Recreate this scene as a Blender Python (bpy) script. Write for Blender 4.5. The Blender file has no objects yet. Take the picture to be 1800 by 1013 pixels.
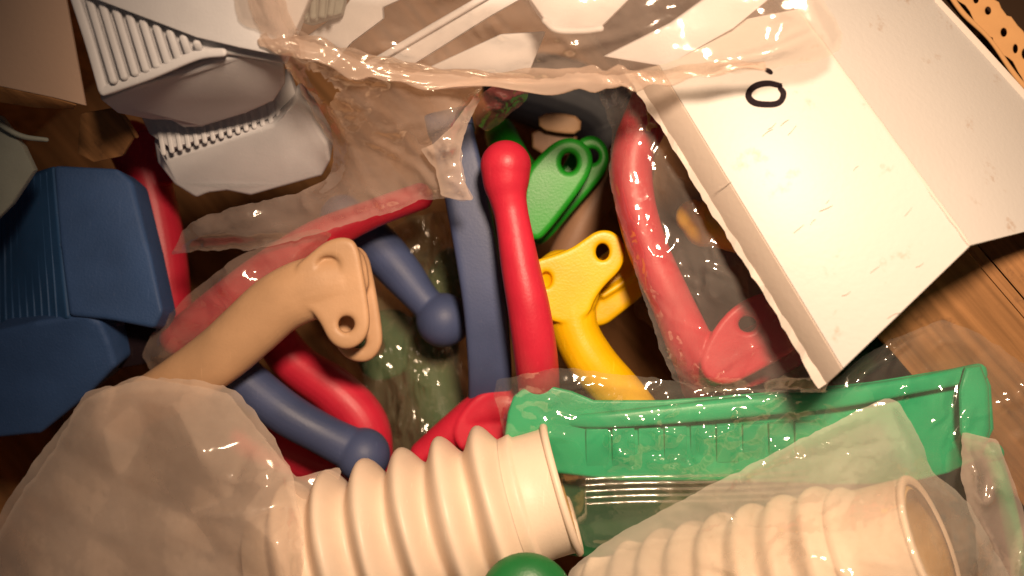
import bpy, bmesh, math, random
import numpy as np
from mathutils import Vector, Matrix, noise
from mathutils.bvhtree import BVHTree
from mathutils.geometry import delaunay_2d_cdt

random.seed(7); np.random.seed(7)
C = bpy.context.scene.collection
scene = bpy.context.scene

# ------------------------------------------------------------------ camera
H = 0.40                 # camera height over the level z = 0 (metres)
SC = 0.00025             # metres per photograph pixel at z = 0
cam_d = bpy.data.cameras.new('camera'); cam = bpy.data.objects.new('camera', cam_d); C.objects.link(cam)
cam.location = (0, 0, H); cam.rotation_euler = (0, 0, 0)
cam_d.sensor_width = 36.0; cam_d.lens = 36.0 * H / (1800 * SC)
cam_d.clip_start = 0.01; cam_d.clip_end = 20
cam_d.dof.use_dof = True; cam_d.dof.focus_distance = 0.385; cam_d.dof.aperture_fstop = 4.5
scene.camera = cam

# ------------------------------------------------------------------ light
w = bpy.data.worlds.new('World'); scene.world = w; w.use_nodes = True
bg = w.node_tree.nodes['Background']
bg.inputs[0].default_value = (0.68, 0.64, 0.67, 1); bg.inputs[1].default_value = 0.029
ld = bpy.data.lights.new('ceiling_lamp', 'SPOT'); lamp = bpy.data.objects.new('ceiling_lamp', ld); C.objects.link(lamp)
LP = Vector((0.075, 0.20, 0.52)); aim = Vector((0.125, -0.03, 0.0))
lamp.location = LP; lamp.rotation_euler = (aim - LP).to_track_quat('-Z', 'Y').to_euler()
ld.energy = 22.0; ld.color = (1.0, 0.73, 0.51); ld.spot_size = math.radians(81); ld.spot_blend = 1.0
ld.shadow_soft_size = 0.045
vs = scene.view_settings
vs.view_transform = 'Standard'; vs.look = 'None'; vs.gamma = 1.0; vs.exposure = 0.18; vs.use_curve_mapping = False
scene.render.engine = 'CYCLES'
scene.cycles.use_denoising = True
scene.cycles.transparent_max_bounces = 16
scene.cycles.max_bounces = 6
scene.cycles.sample_clamp_indirect = 6.0

# ------------------------------------------------------------------ helpers
def P(px, py, z):                       # photograph pixel at height z (cm) -> metres
    z = z * 0.01; k = SC * (H - z) / H
    return Vector(((px - 900) * k, (506.5 - py) * k, z))
def RR(r, z): return r * SC * (H - z * 0.01) / H
CM = 0.01

def link(name, me, mat=None, parent=None, smooth=True):
    o = bpy.data.objects.new(name, me); C.objects.link(o)
    if mat: me.materials.append(mat)
    if smooth: me.polygons.foreach_set('use_smooth', [True] * len(me.polygons))
    if parent: o.parent = parent
    return o
def tag(o, label=None, cat=None, group=None, kind=None):
    if label: o['label'] = label
    if cat: o['category'] = cat
    if group: o['group'] = group
    if kind: o['kind'] = kind
    return o
def thing(name, label, cat, group=None, kind=None):
    o = bpy.data.objects.new(name, None); C.objects.link(o); o.empty_display_size = 0.02
    return tag(o, label, cat, group, kind)
def mesh(verts, faces):
    me = bpy.data.meshes.new('m'); me.from_pydata([tuple(v) for v in verts], [], faces); me.update()
    return me
def fix_normals(me):
    bm = bmesh.new(); bm.from_mesh(me); bmesh.ops.recalc_face_normals(bm, faces=bm.faces); bm.to_mesh(me); bm.free(); return me

def catmull(pts, n):
    pts = [np.array(p, float) for p in pts]
    pts = [2 * pts[0] - pts[1]] + pts + [2 * pts[-1] - pts[-2]]
    out = []
    for i in range(1, len(pts) - 2):
        a, b, c, d = pts[i - 1:i + 3]
        for k in range(n):
            t = k / n
            out.append(0.5 * (2 * b + (c - a) * t + (2 * a - 5 * b + 4 * c - d) * t * t + (3 * b - a - 3 * c + d) * t ** 3))
    out.append(pts[-2]); return out
def chaikin(poly, it=2):
    for _ in range(it):
        q = []
        for i in range(len(poly)):
            a, b = np.array(poly[i], float), np.array(poly[(i + 1) % len(poly)], float)
            q += [tuple(.75 * a + .25 * b), tuple(.25 * a + .75 * b)]
        poly = q
    return poly
def sweep(pts, nseg=24, e=2.0, flat=1.0, n=8, cap=0.9, up=Vector((0, 0, 1))):
    """tube through (px, py, z cm, radius px); e superellipse exponent, flat = height/width."""
    path = catmull(pts, n)
    cen = [P(p[0], p[1], p[2]) for p in path]; rad = [RR(p[3], p[2]) for p in path]
    rings = []
    N = len(cen)
    def frame(i):
        t = (cen[min(i + 1, N - 1)] - cen[max(i - 1, 0)]).normalized()
        s = t.cross(up).normalized(); u = s.cross(t); return t, s, u
    def ring(c, s, u, r):
        R_ = []
        for k in range(nseg):
            a = 2 * math.pi * k / nseg; ca, sa = math.cos(a), math.sin(a)
            x = math.copysign(abs(ca) ** (2 / e), ca); y = math.copysign(abs(sa) ** (2 / e), sa)
            R_.append(c + s * (x * r) + u * (y * r * flat))
        return R_
    t, s, u = frame(0)
    for q in (80, 55, 30, 12):
        a = math.radians(q); rings.append(ring(cen[0] - t * rad[0] * cap * math.sin(a), s, u, rad[0] * math.cos(a)))
    for i in range(N):
        t, s, u = frame(i); rings.append(ring(cen[i], s, u, rad[i]))
    for q in (12, 30, 55, 80):
        a = math.radians(q); rings.append(ring(cen[-1] + t * rad[-1] * cap * math.sin(a), s, u, rad[-1] * math.cos(a)))
    V = [v for r in rings for v in r]; F = []
    for i in range(len(rings) - 1):
        for k in range(nseg):
            a, b = i * nseg + k, i * nseg + (k + 1) % nseg
            F.append((a, b, b + nseg, a + nseg))
    F.append(tuple(range(nseg))[::-1]); F.append(tuple(range((len(rings) - 1) * nseg, len(rings) * nseg)))
    return fix_normals(mesh(V, F))
def ball(px, py, z, r, sq=1.0):
    bm = bmesh.new(); bmesh.ops.create_uvsphere(bm, u_segments=40, v_segments=24, radius=RR(r, z))
    for v in bm.verts: v.co = Vector((v.co.x, v.co.y, v.co.z * sq)) + P(px, py, z)
    me = bpy.data.meshes.new('m'); bm.to_mesh(me); bm.free(); return me
def plate(outline, z, th, holes=(), gx=0, gy=0, bevel=0.12, it=2, grow=4.5):
    """flat plate, outline in pixels, z and thickness in cm, plane tilted by gx, gy (cm per 100 px)."""
    cx = sum(p[0] for p in outline) / len(outline); cy = sum(p[1] for p in outline) / len(outline)
    cu = bpy.data.curves.new('c', 'CURVE'); cu.dimensions = '2D'; cu.fill_mode = 'BOTH'
    K = 0.025                                   # curve units: about one cm (100 px = 2.5)
    cu.extrude = max(th / 2 - bevel, 0.01); cu.bevel_depth = bevel; cu.bevel_resolution = 2; cu.offset = -bevel
    if it:
        L0 = [np.array(q, float) for q in chaikin(outline, it)]; ar = sum(L0[i][0] * L0[i - 1][1] - L0[i - 1][0] * L0[i][1] for i in range(len(L0))); G = []
        for i, q in enumerate(L0):
            d = L0[(i + 1) % len(L0)] - L0[i - 1]; d /= np.hypot(*d) + 1e-9; G.append(tuple(q + np.array((d[1], -d[0])) * (grow if ar < 0 else -grow)))
        loops = [G]
    else: loops = [outline]
    for h in holes:
        loops.append([(h[0] + h[2] * math.cos(a), h[1] + h[-1] * math.sin(a)) for a in np.linspace(0, 2 * math.pi, 25)[:-1]])
    for L in loops:
        sp = cu.splines.new('POLY'); sp.points.add(len(L) - 1); sp.use_cyclic_u = True
        for q, (x, y) in zip(sp.points, L): q.co = ((x - cx) * K, (cy - y) * K, 0, 1)
    o = bpy.data.objects.new('tmp', cu); C.objects.link(o)
    dg = bpy.context.evaluated_depsgraph_get(); me = bpy.data.meshes.new_from_object(o.evaluated_get(dg))
    bpy.data.objects.remove(o); bpy.data.curves.remove(cu)
    bm = bmesh.new(); bm.from_mesh(me); bmesh.ops.remove_doubles(bm, verts=bm.verts, dist=1e-4)
    bmesh.ops.recalc_face_normals(bm, faces=bm.faces)
    for v in bm.verts:
        px = v.co.x / K + cx; py = cy - v.co.y / K
        v.co = P(px, py, z + gx * (px - cx) / 100 + gy * (py - cy) / 100 + v.co.z)
    bm.to_mesh(me); bm.free(); me.materials.clear()
    return me
def slab(corners, th, bevel=0.0006, seg=2, sub=0):
    """closed sheet from 3D corners (px, py, z cm); thickness in cm away from the camera."""
    V = [P(*c) for c in corners]
    nrm = Vector((0, 0, 0))
    for i in range(len(V)):
        nrm += V[i].cross(V[(i + 1) % len(V)])
    nrm.normalize()
    if nrm.z < 0: V.reverse(); nrm = -nrm
    n = len(V); W = V + [v - nrm * th * CM for v in V]
    F = [tuple(range(n)), tuple(range(n, 2 * n))[::-1]] + [(i, i + n, (i + 1) % n + n, (i + 1) % n) for i in range(n)]
    me = mesh(W, F); bm = bmesh.new(); bm.from_mesh(me); bmesh.ops.recalc_face_normals(bm, faces=bm.faces)
    if bevel: bmesh.ops.bevel(bm, geom=list(bm.edges), offset=bevel, segments=seg, affect='EDGES', profile=0.6)
    bm.to_mesh(me); bm.free(); return me
def hard(o, ang=35):                       # flat faces stay flat, bevels stay round
    o.data.polygons.foreach_set('use_smooth', [True] * len(o.data.polygons))
    try: o.data.set_sharp_from_angle(angle=math.radians(ang))
    except Exception: pass
    return o

def moulded(root, prims, mat, vox=0.0007, smooth=5):
    """fuse closed primitives [(part name, mesh)] into one moulded surface, then cut it back into the named parts."""
    bm = bmesh.new()
    for _, me in prims: bm.from_mesh(me)
    me = bpy.data.meshes.new('m'); bm.to_mesh(me); bm.free()
    o = bpy.data.objects.new('tmp', me); C.objects.link(o)
    r = o.modifiers.new('r', 'REMESH'); r.mode = 'VOXEL'; r.voxel_size = vox; r.adaptivity = 0
    s = o.modifiers.new('s', 'SMOOTH'); s.factor = 0.5; s.iterations = smooth
    dg = bpy.context.evaluated_depsgraph_get(); me = bpy.data.meshes.new_from_object(o.evaluated_get(dg))
    bpy.data.objects.remove(o)
    trees = []
    for _, m in prims:
        trees.append(BVHTree.FromPolygons([v.co for v in m.vertices], [tuple(p.vertices) for p in m.polygons]))
    cls = [min(range(len(trees)), key=lambda k: trees[k].find_nearest(p.center)[3]) for p in me.polygons]
    vn = [v.normal.copy() for v in me.vertices]
    outs = []
    for k, (nm, _) in enumerate(prims):
        idx = {}; V = []; F = []; N = []
        for p, c in zip(me.polygons, cls):
            if c != k: continue
            f = []
            for i in p.vertices:
                if i not in idx: idx[i] = len(V); V.append(me.vertices[i].co); N.append(vn[i])
                f.append(idx[i])
            F.append(f)
        if not F: continue
        m = mesh(V, F); ob = link(nm, m, mat, root)
        m.normals_split_custom_set_from_vertices(N); outs.append(ob)
    return outs

def world_tree(objs):
    V = []; F = []
    for o in objs:
        for q in [o] + list(o.children_recursive):
            if q.type != 'MESH': continue
            b = len(V); M = q.matrix_world
            V += [M @ v.co for v in q.data.vertices]; F += [tuple(i + b for i in p.vertices) for p in q.data.polygons]
    return BVHTree.FromPolygons(V, F) if V else None
def inpoly(x, y, poly):
    ins = np.zeros(len(x), bool); n = len(poly)
    for i in range(n):
        x0, y0 = poly[i]; x1, y1 = poly[(i + 1) % n]
        if y0 == y1: continue
        c = ((y0 > y) != (y1 > y)) & (x < (x1 - x0) * (y - y0) / (y1 - y0) + x0); ins ^= c
    return ins
def segdist(x, y, pts):
    d = np.full(len(x), 1e9); T = np.zeros(len(x)); L = 0
    for (x0, y0), (x1, y1) in zip(pts[:-1], pts[1:]):
        dx, dy = x1 - x0, y1 - y0; l2 = dx * dx + dy * dy
        t = np.clip(((x - x0) * dx + (y - y0) * dy) / l2, 0, 1)
        q = np.hypot(x - x0 - t * dx, y - y0 - t * dy)
        m = q < d; d[m] = q[m]; T[m] = (L + t * math.sqrt(l2))[m]; L += math.sqrt(l2)
    return d, T / max(L, 1e-6)
def film(name, outline, mat, obstacles=(), parent=None, res=7, clear=0.06, wrinkles=(), folds=(), ragged=1.5, smooth_edge=1, sag=0.0, seed=1, it=450, holes=(), slope=.6, facets=()):
    """thin plastic sheet: outline (px, py, z cm) pinned, the middle stretched over whatever lies under it, then creased."""
    rnd = random.Random(seed)
    pts = []
    m = len(outline)
    for i in range(m):
        a, b = np.array(outline[i], float), np.array(outline[(i + 1) % m], float)
        k = max(1, int(np.hypot(*(b - a)[:2]) / res))
        for j in range(k):
            q = a + (b - a) * j / k; pts.append(q)
    pts = np.array(pts)
    for _ in range(smooth_edge): pts = (np.roll(pts, 1, 0) + 2 * pts + np.roll(pts, -1, 0)) / 4
    nb = len(pts)
    for i in range(nb):
        p = pts[i]; pts[i, 0] += ragged * 2.2 * noise.noise(Vector((p[0] * .045, p[1] * .045, seed)))+ ragged * .8 * noise.noise(Vector((p[0] * .2, p[1] * .2, seed + 3)))
        pts[i, 1] += ragged * 2.2 * noise.noise(Vector((p[0] * .045, p[1] * .045, seed + 9))) + ragged * .8 * noise.noise(Vector((p[0] * .2, p[1] * .2, seed + 7)))
    poly = [tuple(p[:2]) for p in pts]
    x0, y0 = pts[:, 0].min(), pts[:, 1].min(); x1, y1 = pts[:, 0].max(), pts[:, 1].max()
    gx, gy = np.meshgrid(np.arange(x0, x1, res), np.arange(y0, y1, res * .87))
    gx = gx + (np.arange(gx.shape[0]) % 2)[:, None] * res * .5
    gx = gx.ravel() + np.random.RandomState(seed).uniform(-.25, .25, gx.size) * res; gy = gy.ravel() + np.random.RandomState(seed + 1).uniform(-.25, .25, gy.size) * res
    k = inpoly(gx, gy, poly); gx, gy = gx[k], gy[k]
    d, _ = segdist(gx, gy, poly + [poly[0]]); k = d > res * .6; gx, gy, dist = gx[k], gy[k], d[k]
    X = np.concatenate([pts[:, 0], gx]); Y = np.concatenate([pts[:, 1], gy]); n = len(X)
    edges = [(i, (i + 1) % nb) for i in range(nb)]
    r = delaunay_2d_cdt([Vector((a, b)) for a, b in zip(X, Y)], edges, [], 1, 1e-5)
    V2, F = r[0], r[2]
    orig = r[3]
    X = np.array([v.x for v in V2]); Y = np.array([v.y for v in V2]); N = len(X)
    z = np.zeros(N); fixed = np.zeros(N, bool)
    for i, o_ in enumerate(orig):
        b_ = [q for q in o_ if q < nb]
        if b_: z[i] = pts[b_[0], 2]; fixed[i] = True
    E = set()
    for f in F:
        for a, b in zip(f, list(f[1:]) + [f[0]]): E.add((min(a, b), max(a, b)))
    E = np.array(list(E)); deg = np.bincount(E.ravel(), minlength=N).astype(float); deg[deg == 0] = 1
    bx, by, bz = X[fixed], Y[fixed], z[fixed]
    for i in np.where(~fixed)[0]:
        wgt = 1 / ((bx - X[i]) ** 2 + (by - Y[i]) ** 2 + 1) ** 1.5; z[i] = (wgt * bz).sum() / wgt.sum()
    obs = np.full(N, -99.0)
    tree = world_tree(obstacles) if obstacles else None
    org = Vector((0, 0, H))
    if tree:
        for i in range(N):
            dr = (P(X[i], Y[i], 0) - org).normalized(); h = tree.ray_cast(org, dr)
            if h[0]: obs[i] = h[0].z * 100 + clear
    for k in range(it):
        s = (np.bincount(E[:, 0], z[E[:, 1]], N) + np.bincount(E[:, 1], z[E[:, 0]], N)) / deg
        z = np.where(fixed, z, np.maximum(s - sag * .01, obs))
    z = np.maximum(z, obs)
    if facets:                                   # crumpled: flat facets between the given points
        co = [tuple(q) for q in outline] + list(facets); rc = delaunay_2d_cdt([Vector(q[:2]) for q in co], [], [], 0, 1e-5)
        for f in rc[2]:
            a, b, c = [np.array(co[rc[3][i][0]]) for i in f[:3]]; d_ = (b[1] - c[1]) * (a[0] - c[0]) + (c[0] - b[0]) * (a[1] - c[1])
            l1 = ((b[1] - c[1]) * (X - c[0]) + (c[0] - b[0]) * (Y - c[1])) / d_; l2 = ((c[1] - a[1]) * (X - c[0]) + (a[0] - c[0]) * (Y - c[1])) / d_
            m_ = (l1 >= -1e-6) & (l2 >= -1e-6) & (l1 + l2 <= 1 + 1e-6); z[m_] = (l1 * a[2] + l2 * b[2] + (1 - l1 - l2) * c[2])[m_]
        for k in range(2): z = np.where(fixed, z, .5 * z + .5 * (np.bincount(E[:, 0], z[E[:, 1]], N) + np.bincount(E[:, 1], z[E[:, 0]], N)) / deg)
        z = np.maximum(z, obs)
    D, _ = segdist(X, Y, poly + [poly[0]])
    fade = np.clip(D / 25, 0.25, 1)
    add = np.zeros(N)
    for (sc_, amp, kind, ang, stretch) in wrinkles:
        ca, sa = math.cos(math.radians(ang)), math.sin(math.radians(ang))
        U = (X * ca + Y * sa) / (sc_ * stretch); W_ = (-X * sa + Y * ca) / sc_
        q = np.zeros(N)
        for i in range(N):
            p = Vector((U[i], W_[i], seed * 3.7))
            if kind == 'ridge':
                p2 = p + Vector((noise.noise(p * .7), noise.noise(p * .7 + Vector((5, 5, 5))), 0)) * .6
                q[i] = max(0, 1 - 2.2 * abs(noise.noise(p2))) ** 2
            elif kind == 'cell':
                dd = noise.voronoi(p)[0]; q[i] = dd[1] - dd[0]
                q[i] = 1 - min(q[i] * 1.6, 1)
            elif kind == 'fold':
                for j, aa in enumerate((.3, 1.45, 2.5)):
                    tt = p.x * math.cos(aa) + p.y * math.sin(aa) + .45 * noise.noise(Vector((p.x * .45, p.y * .45, seed + j * 5))) + j * .37
                    q[i] += abs((tt % 1) - .5) * 2 * (.33 + .25 * noise.noise(Vector((p.x * .3, p.y * .3, seed + 20 + j))))
            elif kind == 'facet':
                q[i] = 1 - noise.voronoi(p)[0][0]
            else:
                q[i] = .5 + .5 * noise.noise(p)
        add += amp * q
    z = z + add * fade
    for (fp, wd, ht) in folds:
        dd, T = segdist(X, Y, fp)
        ht = min(ht, slope * wd * .025 / 1.57)
        z = z + ht * (.5 + .5 * np.cos(np.pi * np.clip(dd / wd, 0, 1))) * np.clip(4 * np.minimum(T, 1 - T) + .15, 0, 1)
    for hp in holes:
        cx = np.array([X[list(f)].mean() for f in F]); cy = np.array([Y[list(f)].mean() for f in F]); ins = inpoly(cx, cy, hp)
        F = [f for f, q in zip(F, ins) if not q]
    me = mesh([P(a, b, c) for a, b, c in zip(X, Y, z)], [tuple(f) for f in F])
    return link(name, me, mat, parent)

def creases(n, box_, ln, wd, seed, ang=None, spread=.8):
    """short kinked creases scattered over a pixel box"""
    rr = random.Random(seed); out = []
    for _ in range(n):
        x, y = rr.uniform(box_[0], box_[2]), rr.uniform(box_[1], box_[3]); a = (rr.uniform(0, math.pi) if ang is None else math.radians(ang) + rr.uniform(-spread, spread)); p = [(x, y)]
        for k in range(rr.randint(2, 4)):
            l = rr.uniform(.5, 1.2) * ln / 3; x += l * math.cos(a); y += l * math.sin(a); p.append((x, y)); a += rr.uniform(-.9, .9)
        out.append((p, wd * rr.uniform(.6, 1.4), 1.0))
    return out

# ------------------------------------------------------------------ materials
def nodes(name):
    m = bpy.data.materials.new(name); m.use_nodes = True; nt = m.node_tree
    for n in list(nt.nodes): nt.nodes.remove(n)
    out = nt.nodes.new('ShaderNodeOutputMaterial'); return m, nt, out
def N(nt, t, **kw):
    n = nt.nodes.new(t)
    for k, v in kw.items():
        if k in n.inputs: n.inputs[k].default_value = v
        else: setattr(n, k, v)
    return n
def plastic(name, col, rough=0.42, spec=0.4, grain=0.12, sss=0.0, dirt=0.25):
    m, nt, out = nodes(name); L = nt.links
    tc = N(nt, 'ShaderNodeTexCoord')
    b = N(nt, 'ShaderNodeBsdfPrincipled')
    n1 = N(nt, 'ShaderNodeTexNoise'); n1.inputs['Scale'].default_value = 38; n1.inputs['Detail'].default_value = 6
    n2 = N(nt, 'ShaderNodeTexNoise'); n2.inputs['Scale'].default_value = 900; n2.inputs['Detail'].default_value = 2
    L.new(tc.outputs['Object'], n1.inputs['Vector']); L.new(tc.outputs['Object'], n2.inputs['Vector'])
    r = N(nt, 'ShaderNodeValToRGB'); r.color_ramp.elements[0].position = .35; r.color_ramp.elements[1].position = .75
    d = [c * (1 - dirt) for c in col]
    r.color_ramp.elements[0].color = (*d, 1); r.color_ramp.elements[1].color = (*col, 1)
    L.new(n1.outputs['Fac'], r.inputs['Fac']); L.new(r.outputs['Color'], b.inputs['Base Color'])
    n6 = N(nt, 'ShaderNodeTexNoise'); n6.inputs['Scale'].default_value = 420; n6.inputs['Detail'].default_value = 5; n6.inputs['Roughness'].default_value = .75; L.new(tc.outputs['Object'], n6.inputs['Vector'])
    dr = N(nt, 'ShaderNodeMapRange'); dr.inputs['From Min'].default_value = .60; dr.inputs['From Max'].default_value = .80; dr.inputs['To Max'].default_value = .045; L.new(n6.outputs['Fac'], dr.inputs['Value'])
    dm = N(nt, 'ShaderNodeMix', data_type='RGBA'); dm.inputs[7].default_value = (.55, .47, .40, 1)
    L.new(dr.outputs['Result'], dm.inputs[0]); L.new(r.outputs['Color'], dm.inputs[6]); L.new(dm.outputs[2], b.inputs['Base Color'])
    mr = N(nt, 'ShaderNodeMapRange'); mr.inputs['To Min'].default_value = rough - .08; mr.inputs['To Max'].default_value = rough + .12
    L.new(n1.outputs['Fac'], mr.inputs['Value']); L.new(mr.outputs['Result'], b.inputs['Roughness'])
    bp = N(nt, 'ShaderNodeBump'); bp.inputs['Strength'].default_value = grain; bp.inputs['Distance'].default_value = .0006
    L.new(n2.outputs['Fac'], bp.inputs['Height']); L.new(bp.outputs['Normal'], b.inputs['Normal'])
    mps = N(nt, 'ShaderNodeMapping'); mps.inputs['Scale'].default_value = (900, 60, 300); mps.inputs['Rotation'].default_value = (.2, .1, .9); L.new(tc.outputs['Object'], mps.inputs['Vector'])
    nsc = N(nt, 'ShaderNodeTexNoise'); nsc.inputs['Scale'].default_value = 1; nsc.inputs['Detail'].default_value = 3; L.new(mps.outputs[0], nsc.inputs['Vector'])
    ssc = N(nt, 'ShaderNodeMapRange'); ssc.inputs['From Min'].default_value = .66; ssc.inputs['From Max'].default_value = .76; ssc.inputs['To Max'].default_value = .16; L.new(nsc.outputs['Fac'], ssc.inputs['Value'])
    scm = N(nt, 'ShaderNodeMix', data_type='RGBA'); scm.inputs[7].default_value = (*[min(1, c * 1.5 + .06) for c in col], 1)
    L.new(ssc.outputs['Result'], scm.inputs[0]); L.new(dm.outputs[2], scm.inputs[6]); L.new(scm.outputs[2], b.inputs['Base Color'])
    b.inputs['Specular IOR Level'].default_value = spec
    if sss:
        b.inputs['Subsurface Weight'].default_value = sss; b.inputs['Subsurface Radius'].default_value = (.004, .0025, .0015)
        b.inputs['Subsurface Scale'].default_value = 1.0
    L.new(b.outputs[0], out.inputs[0]); return m
def filmmat(name, frost=0.3, tint=(.97, .95, .92), milk=(.72, .66, .6), gloss=0.9, rough=0.09, scale=150, bump=0.5, dist=.0005, stretch=(1, 1, 1)):
    m, nt, out = nodes(name); L = nt.links
    tc = N(nt, 'ShaderNodeTexCoord'); mp = N(nt, 'ShaderNodeMapping'); mp.inputs['Scale'].default_value = stretch
    L.new(tc.outputs['Object'], mp.inputs['Vector'])
    n1 = N(nt, 'ShaderNodeTexNoise'); n1.inputs['Scale'].default_value = scale; n1.inputs['Detail'].default_value = 3; n1.inputs['Distortion'].default_value = .8
    n1.noise_type = 'RIDGED_MULTIFRACTAL'
    v = N(nt, 'ShaderNodeTexVoronoi'); v.inputs['Scale'].default_value = scale * .55; v.feature = 'F1'
    L.new(mp.outputs[0], n1.inputs['Vector']); 
    n3 = N(nt, 'ShaderNodeTexNoise'); n3.inputs['Scale'].default_value = scale * .4
    L.new(mp.outputs[0], n3.inputs['Vector'])
    mxv = N(nt, 'ShaderNodeMix', data_type='VECTOR'); mxv.inputs[0].default_value = .06
    L.new(mp.outputs[0], mxv.inputs[4]); L.new(n3.outputs['Color'], mxv.inputs[5]); L.new(mxv.outputs[1], v.inputs['Vector'])
    n5 = N(nt, 'ShaderNodeTexNoise'); n5.inputs['Scale'].default_value = 30; n5.inputs['Detail'].default_value = 2; L.new(mp.outputs[0], n5.inputs['Vector'])
    mk = N(nt, 'ShaderNodeMapRange'); mk.inputs['From Min'].default_value = .44; mk.inputs['From Max'].default_value = .72; L.new(n5.outputs['Fac'], mk.inputs['Value'])
    vm = N(nt, 'ShaderNodeMath', operation='MULTIPLY'); L.new(v.outputs['Distance'], vm.inputs[0]); L.new(mk.outputs['Result'], vm.inputs[1])
    ad = N(nt, 'ShaderNodeMath', operation='MULTIPLY_ADD'); ad.inputs[1].default_value = .05
    L.new(n1.outputs['Fac'], ad.inputs[0]); L.new(vm.outputs[0], ad.inputs[2])
    bp = N(nt, 'ShaderNodeBump'); bp.inputs['Strength'].default_value = bump; bp.inputs['Distance'].default_value = dist
    L.new(ad.outputs[0], bp.inputs['Height'])
    tr = N(nt, 'ShaderNodeBsdfTransparent'); tr.inputs[0].default_value = (*tint, 1)
    df = N(nt, 'ShaderNodeBsdfDiffuse'); df.inputs[0].default_value = (*milk, 1)
    tl = N(nt, 'ShaderNodeBsdfTranslucent'); tl.inputs[0].default_value = (*milk, 1)
    L.new(bp.outputs[0], df.inputs['Normal'])
    md = N(nt, 'ShaderNodeMixShader'); md.inputs[0].default_value = .35; L.new(df.outputs[0], md.inputs[1]); L.new(tl.outputs[0], md.inputs[2])
    n4 = N(nt, 'ShaderNodeTexNoise'); n4.inputs['Scale'].default_value = 22; n4.inputs['Detail'].default_value = 5; L.new(tc.outputs['Object'], n4.inputs['Vector'])
    mr = N(nt, 'ShaderNodeMapRange'); mr.inputs['From Min'].default_value = .3; mr.inputs['From Max'].default_value = .7
    mr.inputs['To Min'].default_value = frost * .65; mr.inputs['To Max'].default_value = min(frost * 1.35, 1)
    L.new(n4.outputs['Fac'], mr.inputs['Value'])
    ms = N(nt, 'ShaderNodeMixShader'); L.new(mr.outputs['Result'], ms.inputs[0]); L.new(tr.outputs[0], ms.inputs[1]); L.new(md.outputs[0], ms.inputs[2])
    gl = N(nt, 'ShaderNodeBsdfAnisotropic'); gl.inputs['Color'].default_value = (1, .97, .93, 1); gl.inputs['Roughness'].default_value = rough
    L.new(bp.outputs[0], gl.inputs['Normal'])
    fr = N(nt, 'ShaderNodeFresnel'); fr.inputs['IOR'].default_value = 1.5; L.new(bp.outputs[0], fr.inputs['Normal'])
    mu = N(nt, 'ShaderNodeMath', operation='MULTIPLY'); mu.inputs[1].default_value = gloss; L.new(fr.outputs[0], mu.inputs[0])
    mi = N(nt, 'ShaderNodeMath', operation='MINIMUM'); mi.inputs[1].default_value = .16; L.new(mu.outputs[0], mi.inputs[0]); mu = mi
    mg = N(nt, 'ShaderNodeMixShader'); L.new(mu.outputs[0], mg.inputs[0]); L.new(ms.outputs[0], mg.inputs[1]); L.new(gl.outputs[0], mg.inputs[2])
    L.new(mg.outputs[0], out.inputs[0]); return m
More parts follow.
